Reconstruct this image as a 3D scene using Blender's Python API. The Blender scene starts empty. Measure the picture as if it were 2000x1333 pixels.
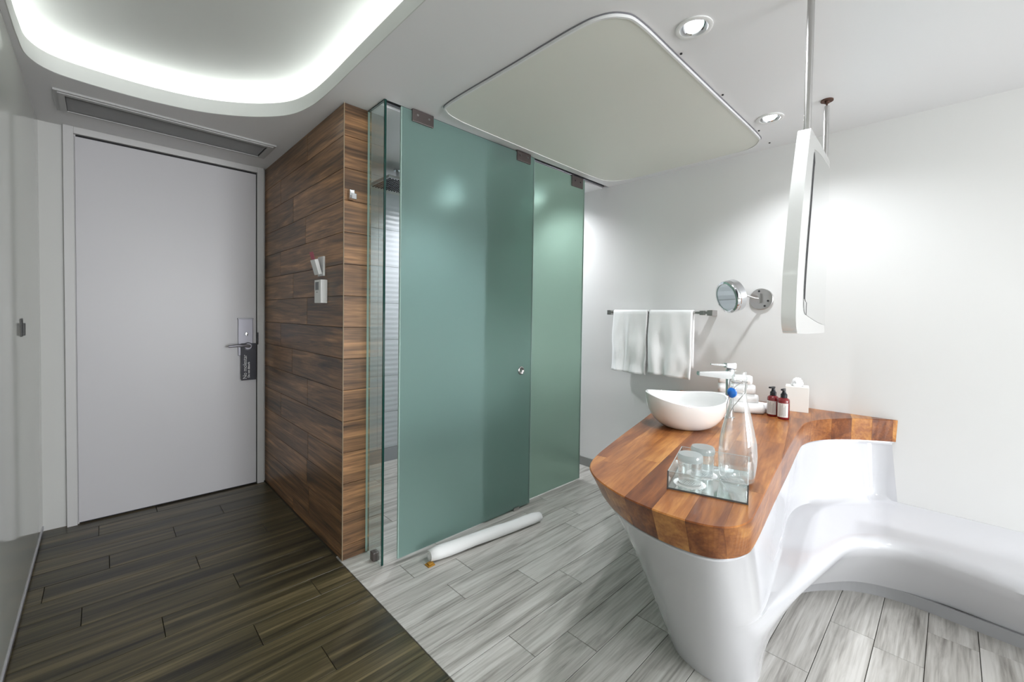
import bpy, bmesh, math, random
from mathutils import Vector, Matrix, noise
from mathutils.geometry import tessellate_polygon
PI = math.pi
C = bpy.context.scene.collection
sc = bpy.context.scene

# ------------------------------------------------------------------ camera
yaw, pitch, roll = math.radians(45.990), math.radians(-1.436), math.radians(0.840)
F = Vector((math.cos(yaw)*math.cos(pitch), math.sin(yaw)*math.cos(pitch), math.sin(pitch)))
r0 = Vector((math.sin(yaw), -math.cos(yaw), 0)); u0 = r0.cross(F)
R = r0*math.cos(roll)+u0*math.sin(roll); U = -r0*math.sin(roll)+u0*math.cos(roll)
cam = bpy.data.cameras.new('camera'); co = bpy.data.objects.new('camera', cam); C.objects.link(co)
co.matrix_world = Matrix(((R.x, U.x, -F.x, 0), (R.y, U.y, -F.y, 0), (R.z, U.z, -F.z, 1.3), (0, 0, 0, 1)))
cam.sensor_width = 36; cam.lens = 830/2000*36; cam.shift_y = -29/2000; cam.clip_start = 0.02
sc.camera = co
# ------------------------------------------------------------------ world, exposure
w = bpy.data.worlds.new('world'); sc.world = w; w.use_nodes = True
w.node_tree.nodes['Background'].inputs[0].default_value = (0.80, 0.88, 1.0, 1)
w.node_tree.nodes['Background'].inputs[1].default_value = 1.0
sc.view_settings.view_transform = 'Standard'; sc.view_settings.look = 'None'
sc.view_settings.gamma = 1; sc.view_settings.exposure = 0.22
sc.view_settings.use_curve_mapping = False
# ------------------------------------------------------------------ light powers
SPOT_W = 44; SHOWER_W = 52; LED_E = 11; FILL_W = 215

def area(name, loc, size, power, color, direction):
    l = bpy.data.lights.new(name, 'AREA'); l.shape = 'RECTANGLE'; l.size, l.size_y = size
    l.energy = power; l.color = color
    o = bpy.data.objects.new(name, l); C.objects.link(o); o.location = loc
    o.rotation_euler = Vector(direction).to_track_quat('-Z', 'Y').to_euler()
    return o
# added fill light behind the camera, set just inside the made-up window
area('added_fill_light', (1.5, -5.4, 1.35), (2.0, 1.7), FILL_W, (0.95, 0.97, 1.0), (0, 1, 0))

# ------------------------------------------------------------------ dimensions (metres)
XL, XR, YF, YB, CZ = -0.255, 3.03, 3.65, -5.5, 2.375
CT = 0.775                     # counter height

# ------------------------------------------------------------------ materials
def new_mat(name):
    m = bpy.data.materials.new(name); m.use_nodes = True
    return m, m.node_tree, m.node_tree.nodes['Principled BSDF']
def plain(name, col, rough=0.5, metal=0.0, coat=0.0, bump=0.0, bscale=200, spec=0.5, em=None, ems=0):
    m, t, b = new_mat(name)
    b.inputs['Base Color'].default_value = (*col, 1); b.inputs['Roughness'].default_value = rough
    b.inputs['Metallic'].default_value = metal; b.inputs['Coat Weight'].default_value = coat
    b.inputs['Coat Roughness'].default_value = 0.04
    b.inputs['Specular IOR Level'].default_value = spec
    if em: b.inputs['Emission Color'].default_value = (*em, 1); b.inputs['Emission Strength'].default_value = ems
    n = t.nodes.new('ShaderNodeTexNoise'); n.inputs['Scale'].default_value = bscale; n.inputs['Detail'].default_value = 3
    tc = t.nodes.new('ShaderNodeTexCoord'); t.links.new(tc.outputs['Object'], n.inputs['Vector'])
    if bump:
        bp = t.nodes.new('ShaderNodeBump'); bp.inputs['Strength'].default_value = bump; bp.inputs['Distance'].default_value = 0.002
        t.links.new(n.outputs['Fac'], bp.inputs['Height']); t.links.new(bp.outputs['Normal'], b.inputs['Normal'])
    return m
def wood(name, stops, rough=0.4, fine=0.30, tone=False, sx=1.6, sy=22, var=0.35, coat=0.0, hue=None, dist=0.6, bump=0.08):
    """streaky grain along local x; every object gets its own cut and tone"""
    m, t, b = new_mat(name); N = t.nodes; L = t.links
    tc = N.new('ShaderNodeTexCoord'); oi = N.new('ShaderNodeObjectInfo')
    mul = N.new('ShaderNodeVectorMath'); mul.operation = 'SCALE'; mul.inputs[0].default_value = (37.1, 11.7, 23.3)
    L.new(oi.outputs['Random'], mul.inputs['Scale'])
    add = N.new('ShaderNodeVectorMath'); add.operation = 'ADD'
    L.new(tc.outputs['Object'], add.inputs[0]); L.new(mul.outputs[0], add.inputs[1])
    mp = N.new('ShaderNodeMapping'); mp.inputs['Scale'].default_value = (sx, sy, sy); L.new(add.outputs[0], mp.inputs['Vector'])
    n1 = N.new('ShaderNodeTexNoise'); n1.inputs['Scale'].default_value = 1; n1.inputs['Detail'].default_value = 5
    n1.inputs['Roughness'].default_value = 0.6; n1.inputs['Distortion'].default_value = dist
    L.new(mp.outputs[0], n1.inputs['Vector'])
    mp2 = N.new('ShaderNodeMapping'); mp2.inputs['Scale'].default_value = (sx*3, sy*7, sy*7); L.new(add.outputs[0], mp2.inputs['Vector'])
    n2 = N.new('ShaderNodeTexNoise'); n2.inputs['Scale'].default_value = 1; n2.inputs['Detail'].default_value = 3
    L.new(mp2.outputs[0], n2.inputs['Vector'])
    mx = N.new('ShaderNodeMath'); mx.operation = 'MULTIPLY_ADD'; mx.inputs[1].default_value = fine
    L.new(n2.outputs['Fac'], mx.inputs[0]); L.new(n1.outputs['Fac'], mx.inputs[2])
    v = N.new('ShaderNodeMath'); v.operation = 'MULTIPLY_ADD'; v.inputs[1].default_value = var*0.5; v.inputs[2].default_value = -0.5*fine-var*0.25
    if tone:
        sep = N.new('ShaderNodeSeparateColor'); L.new(oi.outputs['Color'], sep.inputs[0]); L.new(sep.outputs[0], v.inputs[0])
        v.inputs[1].default_value = 0.62; v.inputs[2].default_value = -0.15-0.31
    else: L.new(oi.outputs['Random'], v.inputs[0])
    s = N.new('ShaderNodeMath'); s.operation = 'ADD'; L.new(mx.outputs[0], s.inputs[0]); L.new(v.outputs[0], s.inputs[1])
    cr = N.new('ShaderNodeValToRGB'); L.new(s.outputs[0], cr.inputs['Fac'])
    el = cr.color_ramp.elements
    while len(el) < len(stops): el.new(0.5)
    for e, (p, c) in zip(el, stops): e.position = p; e.color = (*c, 1)
    L.new(cr.outputs['Color'], b.inputs['Base Color'])
    b.inputs['Roughness'].default_value = rough; b.inputs['Coat Weight'].default_value = coat
    bp = N.new('ShaderNodeBump'); bp.inputs['Strength'].default_value = bump; bp.inputs['Distance'].default_value = 0.002
    L.new(mx.outputs[0], bp.inputs['Height']); L.new(bp.outputs['Normal'], b.inputs['Normal'])
    return m
def thin_glass(name, tint=(0.93, 0.97, 0.96), edge=0.25, lo=0.04, hi=0.9, rough=0.02, body=0.0):
    """sheet glass: see-through with Fresnel-like gloss (no ray-type tricks)"""
    m, t, b = new_mat(name); N = t.nodes; L = t.links; N.remove(b)
    out = N['Material Output']
    tr = N.new('ShaderNodeBsdfTransparent'); tr.inputs[0].default_value = (*tint, 1)
    gl = N.new('ShaderNodeBsdfGlossy'); gl.inputs['Color'].default_value = (1, 1, 1, 1); gl.inputs['Roughness'].default_value = rough
    lw = N.new('ShaderNodeLayerWeight'); lw.inputs['Blend'].default_value = edge
    mr = N.new('ShaderNodeMapRange'); mr.inputs['To Min'].default_value = lo; mr.inputs['To Max'].default_value = hi
    L.new(lw.outputs['Facing'], mr.inputs['Value'])
    pw = N.new('ShaderNodeMath'); pw.operation = 'POWER'; pw.inputs[1].default_value = 1.0
    L.new(mr.outputs[0], pw.inputs[0])
    mix = N.new('ShaderNodeMixShader'); L.new(pw.outputs[0], mix.inputs[0]); L.new(tr.outputs[0], mix.inputs[1]); L.new(gl.outputs[0], mix.inputs[2])
    last = mix
    if body:
        df = N.new('ShaderNodeBsdfTranslucent'); df.inputs[0].default_value = (0.9, 0.93, 0.93, 1)
        d2 = N.new('ShaderNodeBsdfDiffuse'); d2.inputs[0].default_value = (0.85, 0.88, 0.88, 1)
        mm = N.new('ShaderNodeMixShader'); mm.inputs[0].default_value = 0.5; L.new(df.outputs[0], mm.inputs[1]); L.new(d2.outputs[0], mm.inputs[2])
        m3 = N.new('ShaderNodeMixShader'); m3.inputs[0].default_value = body
        L.new(mix.outputs[0], m3.inputs[1]); L.new(mm.outputs[0], m3.inputs[2]); last = m3
    L.new(last.outputs[0], out.inputs['Surface'])
    return m
def frosted(name, col, rcol):
    m, t, b = new_mat(name); N = t.nodes; L = t.links; N.remove(b); out = N['Material Output']
    rf = N.new('ShaderNodeBsdfRefraction'); rf.inputs['Color'].default_value = (*rcol, 1); rf.inputs['Roughness'].default_value = 0.55; rf.inputs['IOR'].default_value = 1.15
    tl = N.new('ShaderNodeBsdfTranslucent'); tl.inputs['Color'].default_value = (*col, 1)
    df = N.new('ShaderNodeBsdfDiffuse'); df.inputs['Color'].default_value = (*col, 1)
    gl = N.new('ShaderNodeBsdfGlossy'); gl.inputs['Roughness'].default_value = 0.28
    a = N.new('ShaderNodeMixShader'); a.inputs[0].default_value = 0.30; L.new(rf.outputs[0], a.inputs[1]); L.new(tl.outputs[0], a.inputs[2])
    c = N.new('ShaderNodeMixShader'); c.inputs[0].default_value = 0.28; L.new(a.outputs[0], c.inputs[1]); L.new(df.outputs[0], c.inputs[2])
    fr = N.new('ShaderNodeFresnel'); fr.inputs['IOR'].default_value = 1.25
    d = N.new('ShaderNodeMixShader'); L.new(fr.outputs[0], d.inputs[0]); L.new(c.outputs[0], d.inputs[1]); L.new(gl.outputs[0], d.inputs[2])
    L.new(d.outputs[0], out.inputs['Surface'])
    return m
def emit(name, col, s):
    m, t, b = new_mat(name); t.nodes.remove(b); e = t.nodes.new('ShaderNodeEmission')
    e.inputs[0].default_value = (*col, 1); e.inputs[1].default_value = s
    t.links.new(e.outputs[0], t.nodes['Material Output'].inputs[0]); return m

WALL = plain('wall_paint', (0.76, 0.755, 0.745), 0.42, bump=0.05, bscale=60)
CEIL = plain('ceiling_paint', (0.80, 0.80, 0.805), 0.6, bump=0.04, bscale=80)
COVEP = plain('cove_paint', (0.66, 0.67, 0.65), 0.65)
PANELP = plain('hatch_paint', (0.76, 0.765, 0.70), 0.55)
BEAD = plain('hatch_bead_paint', (0.80, 0.80, 0.80), 0.4)
LACQ = plain('lacquered_panel', (0.66, 0.68, 0.64), 0.07, spec=0.5)
DOORP = plain('door_paint', (0.60, 0.59, 0.61), 0.38, bump=0.03, bscale=40)
FRAMEP = plain('door_frame_paint', (0.62, 0.615, 0.61), 0.4)
JAMB = plain('jamb_paint', (0.62, 0.62, 0.60), 0.5)
DARK = plain('near_black', (0.012, 0.012, 0.014), 0.7)
GROUT_D = plain('dark_grout', (0.10, 0.09, 0.07), 0.9)
GROUT_L = plain('light_grout', (0.16, 0.155, 0.15), 0.9)
GROUT_W = plain('wall_grout', (0.09, 0.07, 0.05), 0.9)
GELCOAT = plain('white_gelcoat', (0.62, 0.62, 0.645), 0.16, coat=0.5)
CERAM = plain('white_ceramic', (0.86, 0.86, 0.85), 0.08, coat=0.7)
WHITEP = plain('white_plastic', (0.78, 0.78, 0.77), 0.35)
TOWEL = plain('terry_cloth', (0.92, 0.92, 0.915), 0.95, bump=0.7, bscale=420, spec=0.1)
PAPER = plain('white_paper', (0.88, 0.88, 0.88), 0.8)
CARD = plain('cream_card', (0.84, 0.81, 0.77), 0.6)
CHROME = plain('chrome', (0.72, 0.73, 0.75), 0.08, metal=1)
STEEL = plain('brushed_steel', (0.50, 0.49, 0.48), 0.28, metal=1)
SATIN = plain('satin_nickel', (0.60, 0.60, 0.64), 0.35, metal=1)
LOCKM = plain('lock_plate_metal', (0.30, 0.295, 0.33), 0.42, metal=0.6)
BRONZE = plain('bronze_clamp', (0.16, 0.135, 0.13), 0.35, metal=0.7)
GREYMET = plain('grey_metal', (0.25, 0.25, 0.27), 0.4, metal=0.6)
MIRROR = plain('mirror_silver', (0.86, 0.88, 0.88), 0.015, metal=1)
TRAYMIR = plain('tray_mirror', (0.80, 0.86, 0.87), 0.05, metal=1)
BLACKPL = plain('black_plastic', (0.012, 0.014, 0.02), 0.25)
TAGBLK = plain('navy_card', (0.008, 0.008, 0.02), 0.45)
AMBER = plain('dark_red_plastic', (0.20, 0.012, 0.016), 0.18, coat=0.4)
LABEL = plain('grey_label', (0.72, 0.72, 0.70), 0.5)
PRINT = plain('grey_print', (0.18, 0.18, 0.20), 0.6)
REDCARD = plain('crimson_card', (0.42, 0.03, 0.07), 0.35)
LCD = plain('lcd_screen', (0.22, 0.23, 0.23), 0.3)
BLUE = plain('blue_porcelain', (0.01, 0.16, 0.62), 0.12, coat=0.5)
OCHRE = plain('ochre_card', (0.38, 0.19, 0.02), 0.5)
GRILLE = plain('grille_paint', (0.20, 0.20, 0.20), 0.6)
TILEW = plain('shower_tile_glaze', (0.56, 0.58, 0.61), 0.3)
GREYT = plain('grey_tile', (0.27, 0.27, 0.26), 0.45, bump=0.05)
GLASSC = thin_glass('clear_panel_glass', (0.90, 0.955, 0.94), 0.3, 0.02, 0.5)
GLASSE = plain('glass_edge_green', (0.006, 0.045, 0.036), 0.2)
GLASSEL = plain('frosted_edge', (0.36, 0.50, 0.45), 0.3)
GLASSB = thin_glass('bottle_glass', (0.97, 0.98, 0.98), 0.45, 0.03, 0.85, 0.03, body=0.07)
GLASSV = thin_glass('tumbler_glass', (0.96, 0.975, 0.975), 0.45, 0.03, 0.7, 0.04, body=0.09)
GLASST = thin_glass('tray_glass', (0.96, 0.98, 0.975), 0.3, 0.03, 0.5, 0.02, body=0.03)
THICKB = thin_glass('tumbler_base_glass', (0.62, 0.68, 0.68), 0.4, 0.05, 0.6, 0.1, body=0.35)
FROST = frosted('frosted_teal_glass', (0.37, 0.505, 0.47), (0.67, 0.83, 0.79))
FROST2 = frosted('frosted_green_glass', (0.38, 0.50, 0.43), (0.70, 0.84, 0.77))
SPOTE = emit('spot_lens', (0.86, 0.93, 1.0), 50)
LEDE = emit('led_strip', (0.95, 1.0, 0.97), LED_E)

FLOOR_D = wood('dark_wood_look_tile', [(0.28, (0.016, 0.013, 0.008)), (0.42, (0.043, 0.036, 0.018)), (0.55, (0.084, 0.067, 0.032)), (0.72, (0.185, 0.145, 0.074))], 0.32, fine=0.4, sx=0.9, sy=22, var=0.18)
FLOOR_L = wood('light_grey_wood_look_tile', [(0.22, (0.21, 0.197, 0.178)), (0.37, (0.355, 0.338, 0.310)), (0.50, (0.470, 0.452, 0.420)), (0.68, (0.59, 0.574, 0.542))], 0.36, fine=0.55, sx=1.5, sy=17, var=0.16, dist=1.2)
WALLT = wood('walnut_wood_look_tile', [(0.20, (0.030, 0.017, 0.010)), (0.38, (0.115, 0.062, 0.031)), (0.55, (0.26, 0.135, 0.062)), (0.75, (0.55, 0.29, 0.130))], 0.36, fine=0.45, sx=1.3, sy=15, var=0.16, dist=0.9)
STAVE = wood('oiled_wood_stave', [(0.12, (0.085, 0.022, 0.008)), (0.36, (0.20, 0.060, 0.016)), (0.56, (0.36, 0.130, 0.034)), (0.80, (0.60, 0.28, 0.080))], 0.30, sx=2.2, sy=16, tone=True, coat=0.0, bump=0.03)
STAVE.node_tree.nodes['Principled BSDF'].inputs['Specular IOR Level'].default_value = 0.35

# ------------------------------------------------------------------ mesh helpers
ORG = {}
def BM(): return bmesh.new()
def box(bm, x0, x1, y0, y1, z0, z1, bev=0.0, mtx=None):
    b = bmesh.new(); bmesh.ops.create_cube(b, size=1)
    for v in b.verts: v.co = Vector(((v.co.x+.5)*(x1-x0)+x0, (v.co.y+.5)*(y1-y0)+y0, (v.co.z+.5)*(z1-z0)+z0))
    if bev: bmesh.ops.bevel(b, geom=b.edges[:], offset=bev, segments=2, profile=0.6, affect='EDGES')
    merge(bm, b, mtx)
def merge(bm, b, mtx=None):
    if mtx is not None: b.transform(mtx)
    me = bpy.data.meshes.new('t'); b.to_mesh(me); b.free(); bm.from_mesh(me); bpy.data.meshes.remove(me)
def lathe(bm, prof, seg=32, mtx=None, close=False):
    b = bmesh.new(); rings = []
    for r, z in prof:
        if r < 1e-6: rings.append([b.verts.new((0, 0, z))])
        else: rings.append([b.verts.new((r*math.cos(2*PI*i/seg), r*math.sin(2*PI*i/seg), z)) for i in range(seg)])
    for a, c in zip(rings, rings[1:]):
        for i in range(seg):
            j = (i+1) % seg
            if len(a) == 1 and len(c) == 1: continue
            if len(a) == 1: b.faces.new((a[0], c[j], c[i]))
            elif len(c) == 1: b.faces.new((a[i], a[j], c[0]))
            else: b.faces.new((a[i], a[j], c[j], c[i]))
    bmesh.ops.recalc_face_normals(b, faces=b.faces[:])
    merge(bm, b, mtx)
def align(p, d):
    return Matrix.Translation(Vector(p)) @ Vector(d).to_track_quat('Z', 'Y').to_matrix().to_4x4()
def cyl(bm, p0, p1, r, seg=20, r1=None, bev=0.0):
    p0, p1 = Vector(p0), Vector(p1); h = (p1-p0).length; r1 = r if r1 is None else r1
    pr = [(0, 0), (r-bev, 0), (r, bev), (r1, h-bev), (r1-bev, h), (0, h)] if bev else [(0, 0), (r, 0), (r1, h), (0, h)]
    lathe(bm, pr, seg, align(p0, p1-p0))
def tube(bm, pts, r, seg=10):
    pts = [Vector(p) for p in pts]; b = bmesh.new(); rings = []
    prev = None
    for i, p in enumerate(pts):
        d = (pts[min(i+1, len(pts)-1)]-pts[max(i-1, 0)]).normalized()
        if prev is None:
            n = d.orthogonal().normalized()
        else: n = (prev-d*prev.dot(d)).normalized()
        prev = n; m = d.cross(n); rr = r[i] if isinstance(r, (list, tuple)) else r
        rings.append([b.verts.new(p+(n*math.cos(2*PI*k/seg)+m*math.sin(2*PI*k/seg))*rr) for k in range(seg)])
    for a, c in zip(rings, rings[1:]):
        for k in range(seg): b.faces.new((a[k], a[(k+1) % seg], c[(k+1) % seg], c[k]))
    b.faces.new(rings[0][::-1]); b.faces.new(rings[-1])
    bmesh.ops.recalc_face_normals(b, faces=b.faces[:]); merge(bm, b)
def prism(bm, loops, z0, z1, mtx=None):
    """vertical prism from an outline and optional holes"""
    b = bmesh.new(); flat = [Vector((x, y, 0)) for lp in loops for x, y in lp]
    tris = tessellate_polygon([[Vector((x, y, 0)) for x, y in lp] for lp in loops])
    lo = [b.verts.new((v.x, v.y, z0)) for v in flat]; hi = [b.verts.new((v.x, v.y, z1)) for v in flat]
    for t in tris:
        try: b.faces.new([lo[i] for i in t]); b.faces.new([hi[i] for i in t])
        except ValueError: pass
    k = 0
    for lp in loops:
        n = len(lp)
        for i in range(n):
            j = (i+1) % n; b.faces.new((lo[k+i], lo[k+j], hi[k+j], hi[k+i]))
        k += n
    bmesh.ops.recalc_face_normals(b, faces=b.faces[:]); merge(bm, b, mtx)
def catmull(P, n, closed=False):
    out = []; K = len(P); rng = K if closed else K-1
    for i in range(rng):
        if closed: a, b_, c, d = P[(i-1) % K], P[i], P[(i+1) % K], P[(i+2) % K]
        else: a, b_, c, d = P[max(i-1, 0)], P[i], P[i+1], P[min(i+2, K-1)]
        for s in range(n):
            t = s/n
            out.append(tuple(0.5*((2*q)+(-p+r_)*t+(2*p-5*q+4*r_-s_)*t*t+(-p+3*q-3*r_+s_)*t**3) for p, q, r_, s_ in zip(a, b_, c, d)))
    if not closed: out.append(tuple(P[-1]))
    return out
def rrect(x0, x1, y0, y1, r, n=8):
    out = []
    for cx, cy, a0 in ((x1-r, y1-r, 0), (x0+r, y1-r, 90), (x0+r, y0+r, 180), (x1-r, y0+r, 270)):
        for i in range(n+1):
            a = math.radians(a0+90*i/n); out.append((cx+r*math.cos(a), cy+r*math.sin(a)))
    return out
def offset_loop(lp, d):
    n = len(lp); out = []
    A = sum(lp[i][0]*lp[(i+1) % n][1]-lp[(i+1) % n][0]*lp[i][1] for i in range(n)); sgn = 1 if A > 0 else -1
    for i in range(n):
        p, q = Vector(lp[i-1]), Vector(lp[(i+1) % n]); t = (q-p)
        if t.length < 1e-9: out.append(lp[i]); continue
        t.normalize(); out.append((lp[i][0]+t.y*d*sgn, lp[i][1]-t.x*d*sgn))
    return out
def link(name, bm, mat, org=(0, 0, 0), parent=None, smooth=None):
    """bm in world coordinates -> one mesh object whose origin is org"""
    org = Vector(org); bm.transform(Matrix.Translation(-org))
    me = bpy.data.meshes.new(name); bm.to_mesh(me); bm.free()
    if mat: me.materials.append(mat)
    o = bpy.data.objects.new(name, me); C.objects.link(o)
    if smooth is not None:
        for p in me.polygons: p.use_smooth = True
        me.set_sharp_from_angle(angle=math.radians(smooth))
    ORG[o.name] = org
    if parent: o.parent = parent; o.location = org-ORG[parent.name]
    else: o.location = org
    return o
def part(name, bm, mat, parent, smooth=None, label=None, org=None):
    o = link(name, bm, mat, ORG[parent.name] if org is None else org, parent, smooth)
    if label: o['label'] = label
    return o
def thing(name, loc, label, cat, group=None):
    o = bpy.data.objects.new(name, None); C.objects.link(o); o.location = loc; o.empty_display_size = 0.05
    ORG[o.name] = Vector(loc); o['label'] = label; o['category'] = cat
    if group: o['group'] = group
    return o
def tag(o, label, cat, group=None):
    o['label'] = label; o['category'] = cat
    if group: o['group'] = group
    return o
def struct(name, bm, mat, parent=None, smooth=None, label=None, org=(0, 0, 0)):
    o = link(name, bm, mat, org, parent, smooth)
    if not parent: o['kind'] = 'structure'; o['category'] = name.split('_')[0]
    if label: o['label'] = label
    return o
rnd = random.Random(7)
def tile(parent, mat, c, L, W, T, rotz=0.0, axis='floor', name='tile'):
    """one bevelled tile, local x = length; axis floor: W along y, wall: W along z"""
    bm = BM(); g = 0.0012
    l, w_, t = L/2-g, W/2-g, T/2
    if axis == 'floor': box(bm, -l, l, -w_, w_, -t, t)
    else: box(bm, -l, l, -t, t, -w_, w_)
    bmesh.ops.bevel(bm, geom=[e for e in bm.edges], offset=0.0008, segments=1, affect='EDGES')
    me = bpy.data.meshes.new(name); bm.to_mesh(me); bm.free(); me.materials.append(mat)
    o = bpy.data.objects.new(name, me); C.objects.link(o); o.parent = parent
    o.location = Vector(c)-ORG[parent.name]; o.rotation_euler = (0, 0, rotz)
    return o

# ================================================================== THE ROOM
bm = BM(); box(bm, XL-.1, XR+.1, YB-.1, YF+.1, -0.12, -0.010)
floor = struct('floor', bm, GROUT_D, label='floor of wood-look tiles, dark in the entrance and pale grey in the bathroom')
XB = 0.889
# dark tiles of the entrance
ends = {0: .45, 1: .60, 2: .175, 3: .72, 4: .35, 5: .02, 6: .56}
k = 0; y = 2.137+0.154*10
while y > -2.6:
    y0, y1 = y-0.154, y
    if y0 < YF:
        y1c = min(y1, YF+.002)
        e = {10: 0.25, 9: -0.02, 8: .56, 7: .30, 6: .02, 5: .70, 4: .35, 3: -.07, 2: .46, 1: .175, 0: .72, -1: .445, -2: .12, -3: .607}.get(10-k-0, None)
        row = 10-k
        if e is None: e = XL+0.15+((row*0.37) % 1.0)*0.85
        cuts = [XL-.01, e, XB-.0008]
        if e-XL > 0.95: cuts.insert(1, e-0.9)
        for a, b in zip(cuts, cuts[1:]):
            if b-a > .03: tile(floor, FLOOR_D, ((a+b)/2, (y0+y1c)/2, -0.005), b-a, y1c-y0, 0.010)
    y -= 0.154; k += 1
# light tiles of the bathroom and of the shower floor
shift = {}
pitch_ = 0.1475
base_off = {4: 2.255, 1: 2.215, 3: 1.863, 7: 1.672, 8: .99, 9: 1.382, 10: 1.182, 11: 1.675, 12: 2.09, 13: 1.40, 2: 2.55, 0: 2.48, 5: 1.30, 6: 1.05}
row = 0
rows = []
yy = -0.112
while yy > -2.4: yy -= pitch_; row -= 1
while yy < 3.42:
    rows.append((row, yy, min(yy+pitch_, 3.42))); yy += pitch_; row += 1
offmap = {0: 2.481, 1: 2.209, 2: 2.257, 3: 1.863, 4: 1.31, 5: 1.99, 6: 1.672, 7: 1.374, 8: 1.18, 9: 1.677, 10: 2.42, 11: 2.089, 12: 1.35, 13: 1.10}
for row, y0, y1 in rows:
    e = offmap.get(row, 1.0+((row*0.3137) % 1.0)*0.9)
    x0 = XB if y0 < 2.15 else 1.045
    xs = [e]
    while xs[0] > x0+.05: xs.insert(0, xs[0]-0.9)
    while xs[-1] < XR: xs.append(xs[-1]+0.9)
    xs = [max(x0+.0008, min(XR, v)) for v in xs]
    for a, b in zip(xs, xs[1:]):
        if b-a > .02: tile(floor, FLOOR_L, ((a+b)/2, (y0+y1)/2, -0.005), b-a, y1-y0, 0.010)

# ceiling with light cove, track slot and vent recess
cove = catmull([(-.238, 2.30), (-.236, 2.60), (-.222, 2.77), (-.15, 2.868), (.01, 2.897), (.2, 2.893), (.41, 2.842), (.60, 2.72), (.735, 2.558), (.79, 2.38), (.806, 2.168), (.806, 1.809), (.806, 1.2), (.806, .2), (.806, -.5), (.72, -.75), (.5, -.85), (0, -.85), (-.17, -.80), (-.235, -.65), (-.238, 0), (-.238, 1.2)], 6, True)
slot = [(1.04, 2.006), (3.028, 2.006), (3.028, 2.075), (1.04, 2.075)]
ventr = [(-.125, 3.105), (.775, 3.105), (.775, 3.335), (-.125, 3.335)]
outer = [(XL-.1, YB-.1), (XR+.1, YB-.1), (XR+.1, YF+.1), (XL-.1, YF+.1)]
spots = [(1.583, .694), (2.577, .707)]
shspots = [(2.12, 2.95), (2.72, 2.55)]
fillspots = [(1.30, -1.6), (1.30, -3.4)]  # unseen ceiling lamps added behind the camera for more light
circ = lambda cx, cy, r: [(cx+r*math.cos(2*PI*i/28), cy+r*math.sin(2*PI*i/28)) for i in range(28)]
holes = [circ(x, y, .052) for x, y in spots+shspots+fillspots]
bm = BM(); prism(bm, [outer, cove, slot, ventr]+holes, CZ, 2.445)
ceiling = struct('ceiling', bm, CEIL, smooth=30, label='flat ceiling with a rounded light cove over the entrance')
cav = offset_loop(cove, .13); cav = [(max(x, -.36), y) for x, y in cav]
bm = BM(); prism(bm, [outer, cav], 2.445, 2.545); box(bm, XL-.1, XR+.1, YB-.1, YF+.1, 2.545, 2.58)
part('cove_top', bm, COVEP, ceiling, smooth=30)
# lip lining of the cove
bm = BM(); prism(bm, [cove, offset_loop(cove, -.004)], CZ+.0005, 2.448); part('cove_lip', bm, COVEP, ceiling, smooth=30)
led_out = offset_loop(cove, .085); led_in = offset_loop(cove, .055)
bm = BM(); prism(bm, [led_out, led_in], 2.446, 2.454)
tag(link('led_strip', bm, LEDE, (.3, 1.0, 2.446)), 'glowing light strip hidden on the ledge of the ceiling cove above the entrance', 'light')
# removable ceiling hatch over the bathroom
t = thing('ceiling_hatch', (2.1, 1.38, CZ), 'large beige rounded-corner hatch panel on the ceiling above the washbasin counter', 'panel')
hp = catmull([(1.268, 1.78), (1.268, 1.337), (1.268, 1.02), (1.285, .90), (1.335, .835), (1.42, .813), (1.70, .812), (2.2, .812), (2.72, .812), (2.84, .830), (2.915, .90), (2.936, 1.02), (2.936, 1.45), (2.934, 1.72), (2.91, 1.83), (2.84, 1.905), (2.70, 1.93), (2.2, 1.925), (1.55, 1.915), (1.40, 1.905), (1.30, 1.87)], 6, True)
bm = BM(); prism(bm, [offset_loop(hp, -.008)], CZ-.012, CZ-.0005); part('panel', bm, PANELP, t)
bm = BM(); prism(bm, [hp, offset_loop(hp, -.008)], CZ-.015, CZ-.0005); part('bead', bm, BEAD, t, smooth=40)
bm = BM(); prism(bm, [offset_loop(hp, .004), offset_loop(hp, -.001)], CZ-.004, CZ-.0003); part('painted_gap_line', bm, GREYMET, t)  # grey strip drawn as the dark gap line round the hatch
for px, py in ((2.93, .802), (2.70, .795), (2.15, .795), (1.70, .795)):
    bm = BM(); cyl(bm, (px, py, CZ-.004), (px, py, CZ), .005, 10); part('screw', bm, DARK, t)

# walls
bm = BM(); box(bm, XL-.1, XL, YB-.1, YF+.1, .03, CZ)
wl = struct('wall_left', bm, LACQ, label='glossy pale grey-green lacquered wall along the entrance')
bm = BM(); box(bm, XL-.1, XL-.008, YB-.1, YF, -.009, .03); struct('baseboard_left', bm, GREYMET)
bm = BM(); box(bm, XL, XL+.004, YB, YF, .012, .03); part('edge_strip', bm, SATIN, wl)
bm = BM(); box(bm, XR, XR+.1, YB-.1, YF+.1, 0, CZ); struct('wall_right', bm, WALL, label='plain white wall behind the washbasin counter and bench')
bm = BM(); box(bm, XL, 1.0, YF, YF+.1, 0, CZ); struct('wall_entrance', bm, JAMB)
bm = BM(); box(bm, .905, 1.047, 2.192, YF, -.009, CZ)
wd = struct('wall_divider', bm, GROUT_W, label='narrow projecting wall clad in brown wood-look tiles beside the shower')
bm = BM(); box(bm, 1.047, XR, 3.43, YF, -.009, CZ)
ws = struct('wall_shower', bm, JAMB)
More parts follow.
